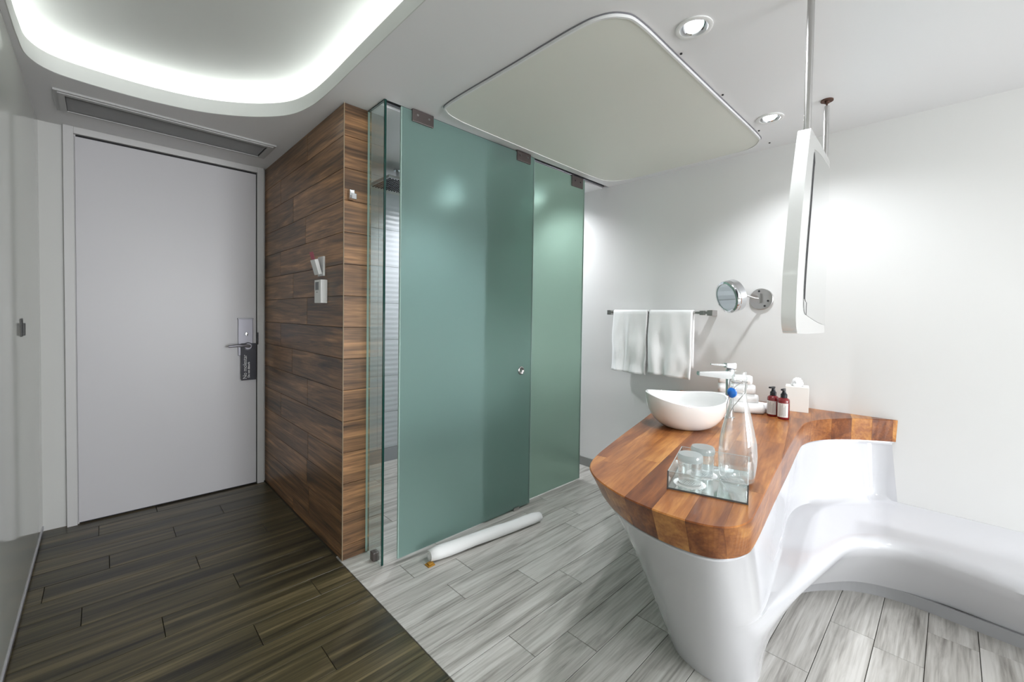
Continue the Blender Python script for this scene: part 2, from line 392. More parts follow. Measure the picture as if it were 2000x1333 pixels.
# unseen back of the room, with a window added for light
bm = BM()
for a in ((XL-.1, .4, 0, CZ), (2.6, XR+.1, 0, CZ), (.4, 2.6, 0, .45), (.4, 2.6, 2.25, CZ)): box(bm, a[0], a[1], YB-.1, YB, a[2], a[3])
struct('wall_back', bm, WALL)
bm = BM()
for x in (.4, 1.12, 1.84, 2.56): box(bm, x, x+.04, YB-.08, YB-.03, .45, 2.25)
box(bm, .4, 2.6, YB-.08, YB-.03, .45, .49); box(bm, .4, 2.6, YB-.08, YB-.03, 2.21, 2.25)
wn = struct('window_added_1', bm, FRAMEP)
bm = BM(); box(bm, .44, 2.56, YB-.06, YB-.055, .49, 2.21); part('pane', bm, GLASSC, wn)

# brown wood-look tiles on the divider
RH = 0.1642; ztop = CZ
r = 0; z1 = CZ
while z1 > 0.0:
    z0 = max(z1-RH, 0.0)
    if r % 3 == 0: e = [2.72]
    elif r % 3 == 1: e = [3.245]
    else: e = [2.98]
    e = {3: [2.748], 4: [3.252], 8: [3.0], 9: [2.71], 10: [3.24], 11: [2.70], 13: [2.683]}.get(r, e)
    ys = [2.190]+e+[YF-.002]
    for a, b in zip(ys, ys[1:]):
        if z1-z0 > .01: tile(wd, WALLT, (.901, (a+b)/2, (z0+z1)/2), b-a, z1-z0, .008, PI/2, 'wall')
    if z1-z0 > .01: tile(wd, WALLT, ((.8985+1.046)/2, 2.187, (z0+z1)/2), 1.046-.8985, z1-z0, .008, 0, 'wall')
    z1 -= RH; r += 1
bm = BM(); box(bm, .8955, .8995, 2.1815, 2.1855, 0, CZ); part('corner_bead', bm, plain('corner_bead_metal', (.30, .23, .15), .5), wd)
# ribbed white tiles of the shower
TR = 0.3179
for rr in range(7):
    for cc in range(3):
        x0 = 1.047+cc*.661; z0 = .12+rr*TR
        bm = BM(); x1 = x0+.659; n = 15
        prof = [(3.43, z0+.001), ]
        b = bmesh.new()
        pts = [(3.43, z0+.0015), (3.424, z0+.0015)]
        for i in range(1, n):
            zz = z0+TR*i/n; pts.append((3.424-(0.0013 if i % 2 else 0.0), zz))
        pts += [(3.424, z0+TR-.0015), (3.43, z0+TR-.0015)]
        va = [b.verts.new((x0, p, q)) for p, q in pts]; vb = [b.verts.new((x1, p, q)) for p, q in pts]
        for i in range(len(pts)): j = (i+1) % len(pts); b.faces.new((va[i], vb[i], vb[j], va[j]))
        b.faces.new(va); b.faces.new(vb[::-1]); bmesh.ops.recalc_face_normals(b, faces=b.faces[:]); merge(bm, b)
        part('tile', bm, TILEW, ws, org=(x0, 3.43, z0))
bm = BM(); box(bm, 1.047, XR, 3.418, 3.43, 0, .118); struct('baseboard_shower', bm, plain('shower_skirting_grey', (.33, .34, .36), .4))
bm = BM(); box(bm, XR-.010, XR, 1.30, 3.41, 0, .075); struct('baseboard_right', bm, GREYT)

# ================================================================== ENTRANCE DOOR
bm = BM()
box(bm, -.156, -.112, 3.618, YF, 0, CZ, .002); box(bm, .840, .884, 3.618, YF, 0, CZ, .002); box(bm, -.112, .840, 3.618, YF, 2.335, CZ, .002)
box(bm, -.112, -.105, 3.640, YF, 0, 2.335)
df = struct('trim_1', bm, FRAMEP, label='white door frame')
bm = BM(); box(bm, -.112, .840, 3.643, 3.649, 0.0, 2.335); part('gap', bm, DARK, df)
bm = BM(); box(bm, -.108, .834, 3.630, 3.642, .010, 2.322, .002)
dr = struct('door_1', bm, DOORP, label='plain pale grey entrance door')
bm = BM(); box(bm, .838, .846, 3.612, 3.62, 1.055, 1.145, .001); part('strike_plate', bm, BLACKPL, dr)
bm = BM(); box(bm, .716, .812, 3.616, 3.630, .975, 1.247, .004); pl = part('lock_plate', bm, LOCKM, dr)
bm = BM(); box(bm, .712, .814, 3.612, 3.630, 1.244, 1.252, .001); part('plate_cap', bm, GREYMET, pl)
bm = BM(); cyl(bm, (.765, 3.616, 1.135), (.765, 3.604, 1.135), .012, 16, bev=.002); box(bm, .763, .772, 3.596, 3.606, 1.122, 1.150, .002); part('thumb_turn', bm, CHROME, pl, 40)
bm = BM(); cyl(bm, (.775, 3.616, 1.045), (.775, 3.592, 1.045), .026, 24, bev=.004)
tube(bm, [(.775, 3.600, 1.046), (.775, 3.560, 1.048), (.755, 3.552, 1.052), (.70, 3.550, 1.055), (.645, 3.552, 1.050)], [.012, .011, .012, .0105, .009], 12)
part('lever_handle', bm, LOCKM, dr, 40)
# hanger tag
t = thing('door_hanger', (.780, 3.600, .80), 'black do-not-disturb card hanging from the lever handle of the entrance door', 'door hanger')
ol = rrect(.731, .827, .794, 1.066, .004, 3)
b = BM(); prism(b, [ol, circ(.777, 1.044, .029)], -.0008, .0008, Matrix(((1, 0, 0, 0), (0, 0, -1, 3.603), (0, 1, 0, 0), (0, 0, 0, 1))))
part('card', b, TAGBLK, t)
def text_mesh(s, size, ext=.0003, bold=0.0):
    cu = bpy.data.curves.new('t', 'FONT'); cu.body = s; cu.size = size; cu.extrude = ext; cu.offset = bold
    o = bpy.data.objects.new('t', cu); C.objects.link(o); dg = bpy.context.evaluated_depsgraph_get()
    me = bpy.data.meshes.new_from_object(o.evaluated_get(dg)); b = bmesh.new(); b.from_mesh(me)
    bpy.data.objects.remove(o); bpy.data.curves.remove(cu); bpy.data.meshes.remove(me); return b
def put_text(s, size, mtx, mat, parent, bold=0, fit=None, name='lettering'):
    b = text_mesh(s, size, bold=bold)
    if fit:
        w_ = max(v.co.x for v in b.verts)-min(v.co.x for v in b.verts); b.transform(Matrix.Scale(fit/w_, 4, (1, 0, 0)))
    b.transform(mtx); return part(name, b, mat, parent)
# text runs upwards: text x -> +Z, text y -> -X, facing -Y
def up(x, y, z): return Matrix(((0, -1, 0, x), (0, 0, -1, y), (1, 0, 0, z), (0, 0, 0, 1)))
WHITEINK = plain('white_ink', (.75, .75, .75), .6)
put_text('No molestar', .036, up(.767, 3.6015, .805), WHITEINK, t, fit=.175)
put_text('Do not disturb', .019, up(.786, 3.6015, .812), WHITEINK, t, bold=.0005, fit=.115)
PULLM = plain('dull_dark_metal', (.09, .09, .09), .7)
# small metal pull on the lacquered wall
t = thing('wall_pull', (XL, 2.84, 1.18), 'small dark metal pull on the glossy wall at the left edge', 'handle')
bm = BM(); box(bm, XL, XL+.004, 2.825, 2.865, 1.175, 1.255, .001); part('back_plate', bm, PULLM, t)
bm = BM(); box(bm, XL+.004, XL+.012, 2.832, 2.856, 1.180, 1.235, .002); part('grip', bm, PULLM, t)

# ceiling vent
t = thing('air_vent', (.32, 3.21, CZ), 'long rectangular air vent with fine grey grille in the ceiling before the door', 'vent')
bm = BM(); o_ = [(-.165, 3.06), (.82, 3.06), (.82, 3.36), (-.165, 3.36)]
prism(bm, [o_, [(-.125, 3.10), (.778, 3.10), (.778, 3.33), (-.125, 3.33)]], CZ-.010, CZ+.0)
prism(bm, [[(-.150, 3.075), (.805, 3.075), (.805, 3.345), (-.150, 3.345)], [(-.125, 3.10), (.778, 3.10), (.778, 3.33), (-.125, 3.33)]], CZ-.015, CZ)
part('frame', bm, plain('vent_frame_paint', (.50, .50, .495), .5), t)
bm = BM(); box(bm, -.120, .772, 3.11, 3.33, CZ+.03, CZ+.032); part('filter', bm, GRILLE, t)
bm = BM()
for i in range(28):
    yv = 3.106+i*.0082; box(bm, -.1235, .7735, yv, yv+.0016, CZ-.008, CZ+.006)
o = part('louvres', bm, plain('louvre_paint', (.34, .34, .34), .5), t); o['kind'] = 'stuff'

# key-card holder and thermostat on the tiled wall, hook on its end
t = thing('key_card_holder', (.897, 2.48, 1.51), 'white slanted holder with a crimson key card on the wood-tiled wall', 'switch')
bm = BM(); box(bm, .886, .897, 2.430, 2.515, 1.505, 1.615, .003); part('back_plate', bm, WHITEP, t)
bm = BM(); m_ = Matrix.Translation((.880, 2.48, 1.515)) @ Matrix.Rotation(math.radians(-16), 4, 'Y')
box(bm, -.014, .006, -.038, .030, 0.0, .085, .003, m_); part('pocket', bm, WHITEP, t)
bm = BM(); box(bm, -.006, -.0045, -.022, .030, .05, .128, .0004, m_); part('key_card', bm, REDCARD, t, label='crimson key card')
t = thing('thermostat', (.897, 2.45, 1.35), 'white thermostat with small grey screen below the key card holder', 'thermostat')
bm = BM(); box(bm, .860, .897, 2.395, 2.492, 1.353, 1.482, .004); part('housing', bm, WHITEP, t)
bm = BM(); box(bm, .8588, .8605, 2.425, 2.475, 1.425, 1.470, .0004); part('screen', bm, LCD, t)
bm = BM()
for i in range(5): box(bm, .8582, .859, 2.430, 2.470, 1.430+i*.008, 1.434+i*.008)
part('digits', bm, PRINT, t)
bm = BM(); box(bm, .8585, .8605, 2.442, 2.458, 1.412, 1.416); part('button', bm, LCD, t)
t = thing('wall_hook', (.932, 2.183, 1.90), 'small square chrome hook on the end of the wood-tiled wall', 'hook')
bm = BM(); box(bm, .918, .944, 2.158, 2.183, 1.885, 1.935, .003); part('block', bm, CHROME, t)
bm = BM(); box(bm, .918, .944, 2.136, 2.160, 1.882, 1.890, .002); box(bm, .918, .944, 2.134, 2.141, 1.882, 1.912, .002); part('prong', bm, CHROME, t)

# ================================================================== SHOWER GLASS
def pane_edges(bm, x0, x1, y0, y1, z0, z1, e=.0035, axis='x'):
    if axis == 'x':
        box(bm, x0-.0002, x0+e, y0-.0002, y1+.0002, z0, z1); box(bm, x1-e, x1+.0002, y0-.0002, y1+.0002, z0, z1)
    else:
        box(bm, x0-.0002, x1+.0002, y0-.0002, y0+e, z0, z1); box(bm, x0-.0002, x1+.0002, y1-e, y1+.0002, z0, z1)
t = thing('clear_glass_panel', (1.029, 2.08, 0), 'narrow clear glass side panel with green edge next to the wood-tiled wall', 'glass panel')
bm = BM(); box(bm, 1.024, 1.034, 2.004, 2.182, .004, CZ-.002); part('pane', bm, GLASSC, t)
bm = BM(); box(bm, 1.0235, 1.0345, 1.998, 2.004, .004, CZ-.002); part('front_edge', bm, GLASSE, t, label='dark green glass edge')
bm = BM(); box(bm, 1.0235, 1.0345, 2.1815, 2.183, .004, CZ-.002); part('rear_edge', bm, GLASSEL, t)
bm = BM(); box(bm, 1.0235, 1.0345, 2.004, 2.182, CZ-.006, CZ-.001); part('top_edge', bm, GLASSE, t)
bm = BM(); box(bm, 1.012, 1.046, 2.062, 2.104, 0.0, .045, .003); part('clamp', bm, BRONZE, t)
t = thing('front_shower_door', (1.61, 1.993, 0), 'teal frosted glass sliding panel nearest the room with round metal finger pull', 'shower door')
ya, yb = 1.988, 1.998
bm = BM(); box(bm, 1.115, 2.108, ya, yb, .012, CZ-.012); part('pane', bm, FROST, t)
bm = BM(); box(bm, 1.110, 1.115, ya-.0003, yb+.0003, .012, CZ-.012); part('left_edge', bm, GLASSEL, t)
bm = BM(); box(bm, 2.108, 2.111, ya-.0003, yb+.0003, .012, CZ-.012); part('right_edge', bm, GLASSEL, t)
def pull(x, yc, z, parent):
    bm = BM(); m_ = align((x, yc-.010, z), (0, 1, 0))
    lathe(bm, [(.010, .004), (.013, .004), (.016, .002), (.022, -.002), (.027, 0), (.028, .004), (.028, .017), (.022, .021), (.010, .018)], 28, m_); p_ = part('finger_pull', bm, STEEL, parent, 40)
    bm = BM(); lathe(bm, [(0, .010), (.0125, .010), (.0125, .014), (0, .014)], 20, m_); part('recess', bm, BRONZE, p_)
pull(2.009, 1.993, .934, t)
for x0, x1 in ((1.172, 1.302), (1.940, 2.066)):
    bm = BM(); box(bm, x0, x1, ya-.008, yb+.008, 2.308, 2.372, .003); c_ = part('clamp', bm, BRONZE, t)
    bm = BM()
    for xx in (x0+.03, x1-.03): cyl(bm, (xx, ya-.007, 2.345), (xx, ya-.010, 2.345), .006, 12)
    part('bolt', bm, STEEL, c_)
t = thing('rear_shower_door', (2.22, 2.03, 0), 'frosted glass sliding panel next to the white wall, partly behind the front one', 'shower door')
ya, yb = 2.030, 2.040
bm = BM(); box(bm, 1.735, 2.728, ya, yb, .012, CZ-.012); part('pane', bm, FROST2, t)
bm = BM(); box(bm, 1.731, 1.735, ya-.0003, yb+.0003, .012, CZ-.012); box(bm, 2.728, 2.732, ya-.0003, yb+.0003, .012, CZ-.012); part('side_edge', bm, GLASSEL, t)
pull(1.838, 2.035, .934, t)
for x0, x1 in ((1.78, 1.91), (2.565, 2.700)):
    bm = BM(); box(bm, x0, x1, ya-.008, yb+.008, 2.290, 2.372, .003); c_ = part('clamp', bm, BRONZE, t)
    bm = BM()
    for xx in (x0+.035, x1-.035): cyl(bm, (xx, ya-.007, 2.335), (xx, ya-.010, 2.335), .006, 12)
    part('bolt', bm, DARK, c_)
bm = BM(); box(bm, 1.045, 3.026, 2.012, 2.024, CZ+.012, CZ+.05); box(bm, 1.045, 3.026, 2.052, 2.070, CZ+.012, CZ+.05)
tag(link('door_track', bm, GREYMET, (2.0, 2.04, CZ+.01)), 'dark sliding track recessed in the ceiling above the frosted shower doors', 'track')
bm = BM(); box(bm, 1.955, 2.005, 1.985, 2.012, 0, .010, .002); box(bm, 1.955, 2.005, 1.979, 1.986, 0, .022, .002); box(bm, 1.955, 2.005, 2.000, 2.007, 0, .022, .002)
tag(link('floor_guide', bm, STEEL, (1.98, 1.99, 0)), 'small metal guide on the floor under the frosted shower doors', 'guide')
# shower head
t = thing('shower_head', (1.62, 2.95, 2.25), 'flat square rain shower head with tiny nozzles just below the ceiling', 'shower head')
bm = BM(); box(bm, 1.45, 1.75, 2.76, 3.06, 2.255, 2.275, .004); part('plate', bm, STEEL, t)
bm = BM()
for i in range(13):
    for j in range(13): cyl(bm, (1.47+i*.0217, 2.78+j*.0217, 2.248), (1.47+i*.0217, 2.78+j*.0217, 2.256), .0055, 6)
o = part('nozzles', bm, BLACKPL, t); o['kind'] = 'stuff'
bm = BM(); cyl(bm, (1.60, 2.91, 2.275), (1.60, 2.91, CZ), .012, 16); cyl(bm, (1.60, 2.91, CZ-.008), (1.60, 2.91, CZ), .03, 20); part('arm', bm, CHROME, t, 40)

# ================================================================== LIGHTS
def downlight(x, y, label, power, tilt=(0, 0), size=.065, col=(.93, .96, 1.0), energy_sz=.03):
    t = thing('downlight', (x, y, CZ-.004), label, 'light', 'round ceiling downlights')
    bm = BM(); lathe(bm, [(size, 0), (size, -.004), (size-.006, -.006), (size-.016, -.005), (size-.018, .004), (size-.018, .03), (.052, .03), (.052, 0), (size, 0)], 36, Matrix.Translation((x, y, CZ)))
    part('ring', bm, WHITEP, t, 40)
    d = Vector((tilt[0], tilt[1], -1)).normalized(); m_ = align((x, y, CZ+.018), d)
    bm = BM(); lathe(bm, [(.041, -.02), (.041, .012), (.037, .017), (.033, .014)], 32, m_); part('gimbal', bm, CHROME, t, 40)
    bm = BM(); lathe(bm, [(.033, .010), (.024, .015), (0, .017)], 28, m_); part('lens', bm, SPOTE, t, 60)
    l = bpy.data.lights.new('downlight_beam', 'SPOT'); l.energy = power; l.color = col; l.spot_size = math.radians(150); l.spot_blend = .9; l.shadow_soft_size = energy_sz
    o = bpy.data.objects.new('downlight_beam', l); C.objects.link(o); o.location = Vector((x, y, CZ-.012))+d*.01
    o.rotation_euler = d.to_track_quat('-Z', 'Y').to_euler()
downlight(*spots[0], 'lit round white downlight in the ceiling, the larger and higher one in the picture', SPOT_W, (-.25, -.2))
downlight(*spots[1], 'lit round white downlight in the ceiling near the hanging mirror', SPOT_W, (-.2, -.15))
downlight(*fillspots[0], 'added unseen ceiling downlight behind the viewer, nearer the washbasin', SPOT_W)
downlight(*fillspots[1], 'added unseen ceiling downlight behind the viewer, nearer the added window', SPOT_W)
downlight(*shspots[0], 'round ceiling downlight inside the shower, near the shower head', SHOWER_W)
downlight(*shspots[1], 'round ceiling downlight inside the shower, near the white wall', SHOWER_W)

# ================================================================== VANITY BASE AND BENCH
def mixp(a, b, t): return tuple(p*(1-t)+q*t for p, q in zip(a, b))
T = [(XR, 1.36), (2.092, 1.117), (1.581, .988), (1.304, .908), (1.182, .828), (1.11, .70), (1.083, .572), (1.09, .455), (1.125, .382), (1.20, .351), (1.316, .361), (1.633, .404), (2.08, .459), (2.42, .496), (2.58, .500), (2.74, .455), (2.90, .345), (XR, .185)]
B = [(XR, 1.34), (2.12, 1.10), (1.60, .975), (1.36, .905), (1.255, .81), (1.185, .69), (1.155, .57), (1.158, .47), (1.185, .41), (1.25, .375), (1.335, .372), (1.657, .410), (2.08, .459), (2.42, .500), (2.60, .512), (2.76, .470), (2.91, .352), (XR, .190)]
P0 = [(XR, 1.33), (2.13, 1.09), (1.61, .965), (1.375, .895), (1.27, .805), (1.200, .69), (1.170, .57), (1.173, .475), (1.20, .42), (1.26, .387), (1.34, .383), (1.66, .420), (2.08, .469), (2.42, .510), (2.60, .524), (2.77, .482), (2.92, .362), (XR, .205), (XR, -.3), (XR, -2.4)]
P0 = P0[:18]+[(XR, -.3), (XR, -.9), (XR, -2.4)]
Fl = [(XR, 1.0), (2.5, .95), (2.1, .9), (1.85, .86), (1.69, .79), (1.605, .71), (1.57, .63), (1.565, .56), (1.59, .50), (1.635, .458), (1.70, .449), (1.87, .473), (2.13, .505), (2.365, .47), (2.546, .34), (2.62, .233), (2.65, .12), (2.645, -.03), (2.63, -.25), (2.60, -.80), (2.52, -2.4)]
Cr = [None]*10+[(1.55, .407), (1.741, .431), (2.10, .487), (2.40, .532), (2.62, .515), (2.80, .40), (2.925, .300), (XR, .228), (XR, -.3), (XR, -.9), (XR, -2.4)]
Ed = [None]*10+[(1.56, .395), (1.80, .365), (2.10, .322), (2.30, .290), (2.40, .250), (2.475, .175), (2.503, .078), (2.487, -.057), (2.450, -.24), (2.39, -.75), (2.25, -2.4)]
Kt = [None]*10+[(1.69, .445), (1.87, .466), (2.13, .495), (2.34, .452), (2.51, .350), (2.60, .262), (2.65, .135), (2.665, -.02), (2.645, -.24), (2.61, -.80), (2.53, -2.4)]
NS = 12
def level(P, z, n=NS):
    f = (.65-z)/.65; f = f**.92                # pedestal keys follow a plain taper from counter to floor
    Q = [mixp(P0[i], Fl[i], f) for i in range(10)]+list(P[10:])
    return [Vector((min(x, XR-.0006), y, z)) for x, y in catmull(Q, n)]
def blend(A, B_, t): return [None if a is None or b is None else mixp(a, b, t) for a, b in zip(A, B_)]
E2 = Ed
def edge_off(d):
    out = [None]*10
    for e, c in zip(Ed[10:], Cr[10:]):
        v = Vector(c)-Vector(e)
        out.append(tuple(Vector(e)+v.normalized()*min(d, v.length*.5)) if v.length > 1e-5 else e)
    return out
LV = [level(P0, .650), level(blend(P0, Cr, .33), .54), level(blend(P0, Cr, .66), .44), level(blend(P0, Cr, .93), .365), level(blend(Cr, Ed, .03), .342),
      level(blend(Cr, Ed, .10), .336), level(edge_off(.06), .334), level(edge_off(.03), .331), level(edge_off(.012), .322), level(edge_off(.003), .308), level(E2, .290),
      level(blend(E2, Kt, .25), .235), level(blend(E2, Kt, .62), .145), level(blend(E2, Kt, .88), .085), level(Kt, .052)]
ft = level(Fl, .0); LV.append([Vector(ft[i]) if i <= 11*NS else Vector(LV[-1][i]) for i in range(len(ft))])
for L_ in LV:
    for i_ in range(17*NS+1, len(L_)): L_[i_].z = min(L_[i_].z, .340)   # above the bench the wall itself is bare
b = bmesh.new(); rows_ = [[b.verts.new(p) for p in L_] for L_ in LV]
for a, c in zip(rows_, rows_[1:]):
    for i in range(len(a)-1):
        if (a[i].co-a[i+1].co).length < 1e-6 and (c[i].co-c[i+1].co).length < 1e-6: continue
        if (a[i].co-c[i].co).length < 1e-6 and (a[i+1].co-c[i+1].co).length < 1e-6: continue
        b.faces.new((a[i], a[i+1], c[i+1], c[i]))
bmesh.ops.remove_doubles(b, verts=b.verts[:], dist=1e-5)
top_f = [v for v in b.verts if abs(v.co.z-.650) < 1e-4]
bmesh.ops.recalc_face_normals(b, faces=b.faces[:])
# make sure normals look outward: test the face of the left end
fc = min(b.faces, key=lambda f: f.calc_center_median().x)
if fc.normal.x > 0: bmesh.ops.reverse_faces(b, faces=b.faces[:])
vb_ = thing('vanity_bench', (1.6, .6, 0), 'glossy white sculpted pedestal under the wooden counter flowing into a low bench along the wall', 'vanity')
bm = BM(); merge(bm, b); part('body', bm, GELCOAT, vb_, 50)
# cap under the counter
bm = BM(); prism(bm, [[(min(x, XR-.003), y) for x, y in catmull(P0[:18], 6)]], .640, .651); part('top_plate', bm, GELCOAT, vb_)
SB = [mixp(p, q, .5) for p, q in zip(P0[:18], B)]
bm = BM(); prism(bm, [[(min(x, XR-.003), y) for x, y in catmull(SB, 6)]], .6505, .6565); part('metal_strip', bm, SATIN, vb_)
# kick strip tiles
def strip(bm, pts, z0, z1, th):
    b = bmesh.new(); n = len(pts); q = []
    for i, p in enumerate(pts):
        t_ = (Vector(pts[min(i+1, n-1)])-Vector(pts[max(i-1, 0)])).normalized(); nn = Vector((-t_.y, t_.x)); p = Vector(p)
        o2 = p+nn*th
        q.append([b.verts.new((p.x, p.y, z0)), b.verts.new((p.x, p.y, z1)), b.verts.new((o2.x, o2.y, z1)), b.verts.new((o2.x, o2.y, z0))])
    for a, c in zip(q, q[1:]):
        for i in range(4): j = (i+1) % 4; b.faces.new((a[i], a[j], c[j], c[i]))
    b.faces.new(q[0]); b.faces.new(q[-1][::-1]); bmesh.ops.recalc_face_normals(b, faces=b.faces[:]); merge(bm, b)
fl = [(min(x, XR-.02), y) for x, y in catmull(Fl, 6)]; KICK = plain('kick_tile_grey', (.34, .34, .35), .4)
for a, c in ((62, 72), (72, 86), (86, 104), (104, 114), (114, 120)):
    if c-a > 1:
        bm = BM(); strip(bm, fl[a:c+1], 0, .053, .012); part('kick_tile', bm, KICK, vb_)

# ------------------------------------------------------------------ counter of glued staves
ct = thing('countertop', (1.8, .7, CT), 'thick glossy brown wooden washbasin counter made of glued staves', 'counter')
Tc = [(min(x, XR-.001), y) for x, y in catmull(T, 6)]; Bc = [(min(x, XR-.001), y) for x, y in catmull(B, 6)]
# close corner fillets via levels
def solid():
    b = bmesh.new(); lv = []
    def ins(lp, d): return offset_loop(lp, -d)
    Ti = ins(Tc, .003)
    for lp, z in ((Bc, CT-.117), (Tc, CT-.003), (Ti, CT)): lv.append([b.verts.new((x, y, z)) for x, y in lp])
    n = len(Tc)
    for a, c in zip(lv, lv[1:]):
        for i in range(n): j = (i+1) % n; b.faces.new((a[i], a[j], c[j], c[i]))
    b.faces.new(lv[0][::-1]); b.faces.new(lv[-1])
    bmesh.ops.recalc_face_normals(b, faces=b.faces[:]); return b
sl = .19; dv = Vector((1, sl, 0)).normalized(); nv = Vector((-dv.y, dv.x, 0)); ang = math.atan(sl)
cuts = [-.46+.0905*i for i in range(15)]   # c = Y - .19 X
cuts = [.443+.0905*(i-10) for i in range(16)]
tones = {10: .62, 9: .30, 8: .72, 7: .34, 6: .58, 5: .46, 4: .52, 3: .22, 2: .60, 1: .30, 0: .8, 11: .55, 12: .66, 13: .45, 14: .6}
r2 = random.Random(21)
def bis(b, co_, no_, inner):
    geom = b.verts[:]+b.edges[:]+b.faces[:]
    if not geom: return
    rr = bmesh.ops.bisect_plane(b, geom=geom, plane_co=co_, plane_no=no_, clear_inner=inner, clear_outer=not inner)
    es = [e for e in rr['geom_cut'] if isinstance(e, bmesh.types.BMEdge)]
    if es: bmesh.ops.holes_fill(b, edges=es, sides=0)
for k_, (c0, c1) in enumerate(zip([-9]+cuts, cuts+[9])):
    g = .00015
    ends_ = [-9]; q = r2.uniform(1.42, 1.75)
    while q < 3.0: ends_.append(q); q += r2.uniform(.42, .70)
    ends_.append(9)
    for m_i, (q0, q1) in enumerate(zip(ends_, ends_[1:])):
        b = solid()
        if c0 > -8: bis(b, (0, c0+g, 0), nv, True)
        if c1 < 8: bis(b, (0, c1-g, 0), nv, False)
        if q0 > -8: bis(b, dv*(q0+g), dv, True)
        if q1 < 8: bis(b, dv*(q1-g), dv, False)
        if len(b.faces) < 4: b.free(); continue
        bmesh.ops.recalc_face_normals(b, faces=b.faces[:])
        cx = sum((v.co for v in b.verts), Vector())/len(b.verts)
        b.transform(Matrix.Translation(-cx)); b.transform(Matrix.Rotation(-ang, 4, 'Z'))
        me = bpy.data.meshes.new('stave'); b.to_mesh(me); b.free(); me.materials.append(STAVE)
        o = bpy.data.objects.new('stave', me); C.objects.link(o); o.parent = ct; o.location = cx-ORG[ct.name]; o.rotation_euler = (0, 0, ang)
        tn = tones.get(k_-1, .5) if (m_i == 0 or k_ < 7) else r2.uniform(.35, .68)
        o.color = (tn, tn, tn, 1)

# ================================================================== ON THE COUNTER
# basin
Ri = Vector((R.x, R.y, 0)).normalized(); Fo = Vector((-Ri.y, Ri.x, 0)); BC = Vector((1.985, .925, CT))+Ri*.062
t = thing('washbasin', BC, 'white oval ceramic vessel basin with a wavy rim standing on the wooden counter', 'basin')
def bowl_pt(s, th, off=0.0):
    """s 0..1 from foot to rim"""
    q = math.sin(s*PI/2)**.72
    rx = .080+(.192-.080)*q; ry = .072+(.158-.072)*q
    rx -= off; ry -= off
    hr = .147+.013*math.cos(2*th)+.009*math.sin(th)-.004*math.cos(th)
    z = hr*s**1.35
    x = Ri*(rx*math.cos(th))+Fo*(ry*math.sin(th)); return BC+x+Vector((0, 0, z+off*(.8 if s < .9 else 0)))
b = bmesh.new(); n = 56; rings = []
S = [0, .03, .08, .15, .25, .36, .48, .6, .72, .84, .93, 1.0]
rings.append([b.verts.new(bowl_pt(s, 2*PI*i/n)) for i in range(n)] if False else [b.verts.new(bowl_pt(0, 2*PI*i/n)) for i in range(n)])
for s in S[1:]: rings.append([b.verts.new(bowl_pt(s, 2*PI*i/n)) for i in range(n)])
rings.append([b.verts.new(bowl_pt(1.0, 2*PI*i/n, .005)+Vector((0, 0, .003))) for i in range(n)])
for s in S[::-1]: rings.append([b.verts.new(bowl_pt(s, 2*PI*i/n, .012)) for i in range(n)])
for a, c in zip(rings, rings[1:]):
    for i in range(n): j = (i+1) % n; b.faces.new((a[i], a[j], c[j], c[i]))
b.faces.new(rings[0][::-1]); b.faces.new(rings[-1]); bmesh.ops.recalc_face_normals(b, faces=b.faces[:])
bm = BM(); merge(bm, b); part('bowl', bm, CERAM, t, 50)
bm = BM(); cyl(bm, BC+Vector((0, 0, .010)), BC+Vector((0, 0, .016)), .022, 20, bev=.002); part('drain', bm, CHROME, t, 40)
# faucet
FB = Vector((2.30, .885, CT))+Ri*.115; fd = (BC-FB); fd.z = 0; fd.normalize(); fd = (-Ri*.96-Fo*.05).normalized()
side = Vector((-fd.y, fd.x, 0))
t = thing('faucet', FB, 'tall chrome single-lever faucet behind the white basin', 'faucet')
bm = BM(); lathe(bm, [(0, 0), (.028, 0), (.028, .006), (.022, .010), (.021, .03), (.020, .17), (.021, .22), (.023, .252), (.0215, .258), (0, .258)], 28, Matrix.Translation(FB)); part('body', bm, CHROME, t, 40)
def fbox(bm, s0, s1, w0, w1, z0a, z1a, z0b, z1b):
    b = bmesh.new(); vs = []
    for s, w_, z0, z1 in ((s0, w0, z0a, z1a), (s1, w1, z0b, z1b)):
        vs.append([b.verts.new(FB+fd*s+side*a+Vector((0, 0, z))) for a, z in ((-w_, z0), (w_, z0), (w_, z1), (-w_, z1))])
    for i in range(4): j = (i+1) % 4; b.faces.new((vs[0][i], vs[0][j], vs[1][j], vs[1][i]))
    b.faces.new(vs[0]); b.faces.new(vs[1][::-1]); bmesh.ops.recalc_face_normals(b, faces=b.faces[:])
    bmesh.ops.bevel(b, geom=b.edges[:], offset=.003, segments=2, affect='EDGES'); merge(bm, b)
bm = BM(); fbox(bm, -.012, .175, .021, .016, .205, .250, .226, .246); part('spout', bm, CHROME, t, 40)
bm = BM(); fbox(bm, -.022, .030, .021, .018, .262, .292, .268, .290); fbox(bm, .02, .11, .012, .007, .274, .286, .282, .288); part('lever', bm, CHROME, t, 40)
bm = BM(); cyl(bm, FB+Vector((0, 0, .256)), FB+Vector((0, 0, .264)), .017, 20); part('collar', bm, GREYMET, t)
# small glass dish behind the basin
DB = Vector((2.42, 1.17, CT))
t = tag(link('glass_dish', (lambda m: (lathe(m, [(0, 0), (.035, 0), (.045, .02), (.055, .06), (.06, .085), (.057, .085), (.052, .06), (.042, .022), (.0, .006)], 24, Matrix.Translation(DB)), m)[1])(BM()), GLASSV, DB, smooth=40), 'small clear glass dish just showing behind the basin rim', 'dish')

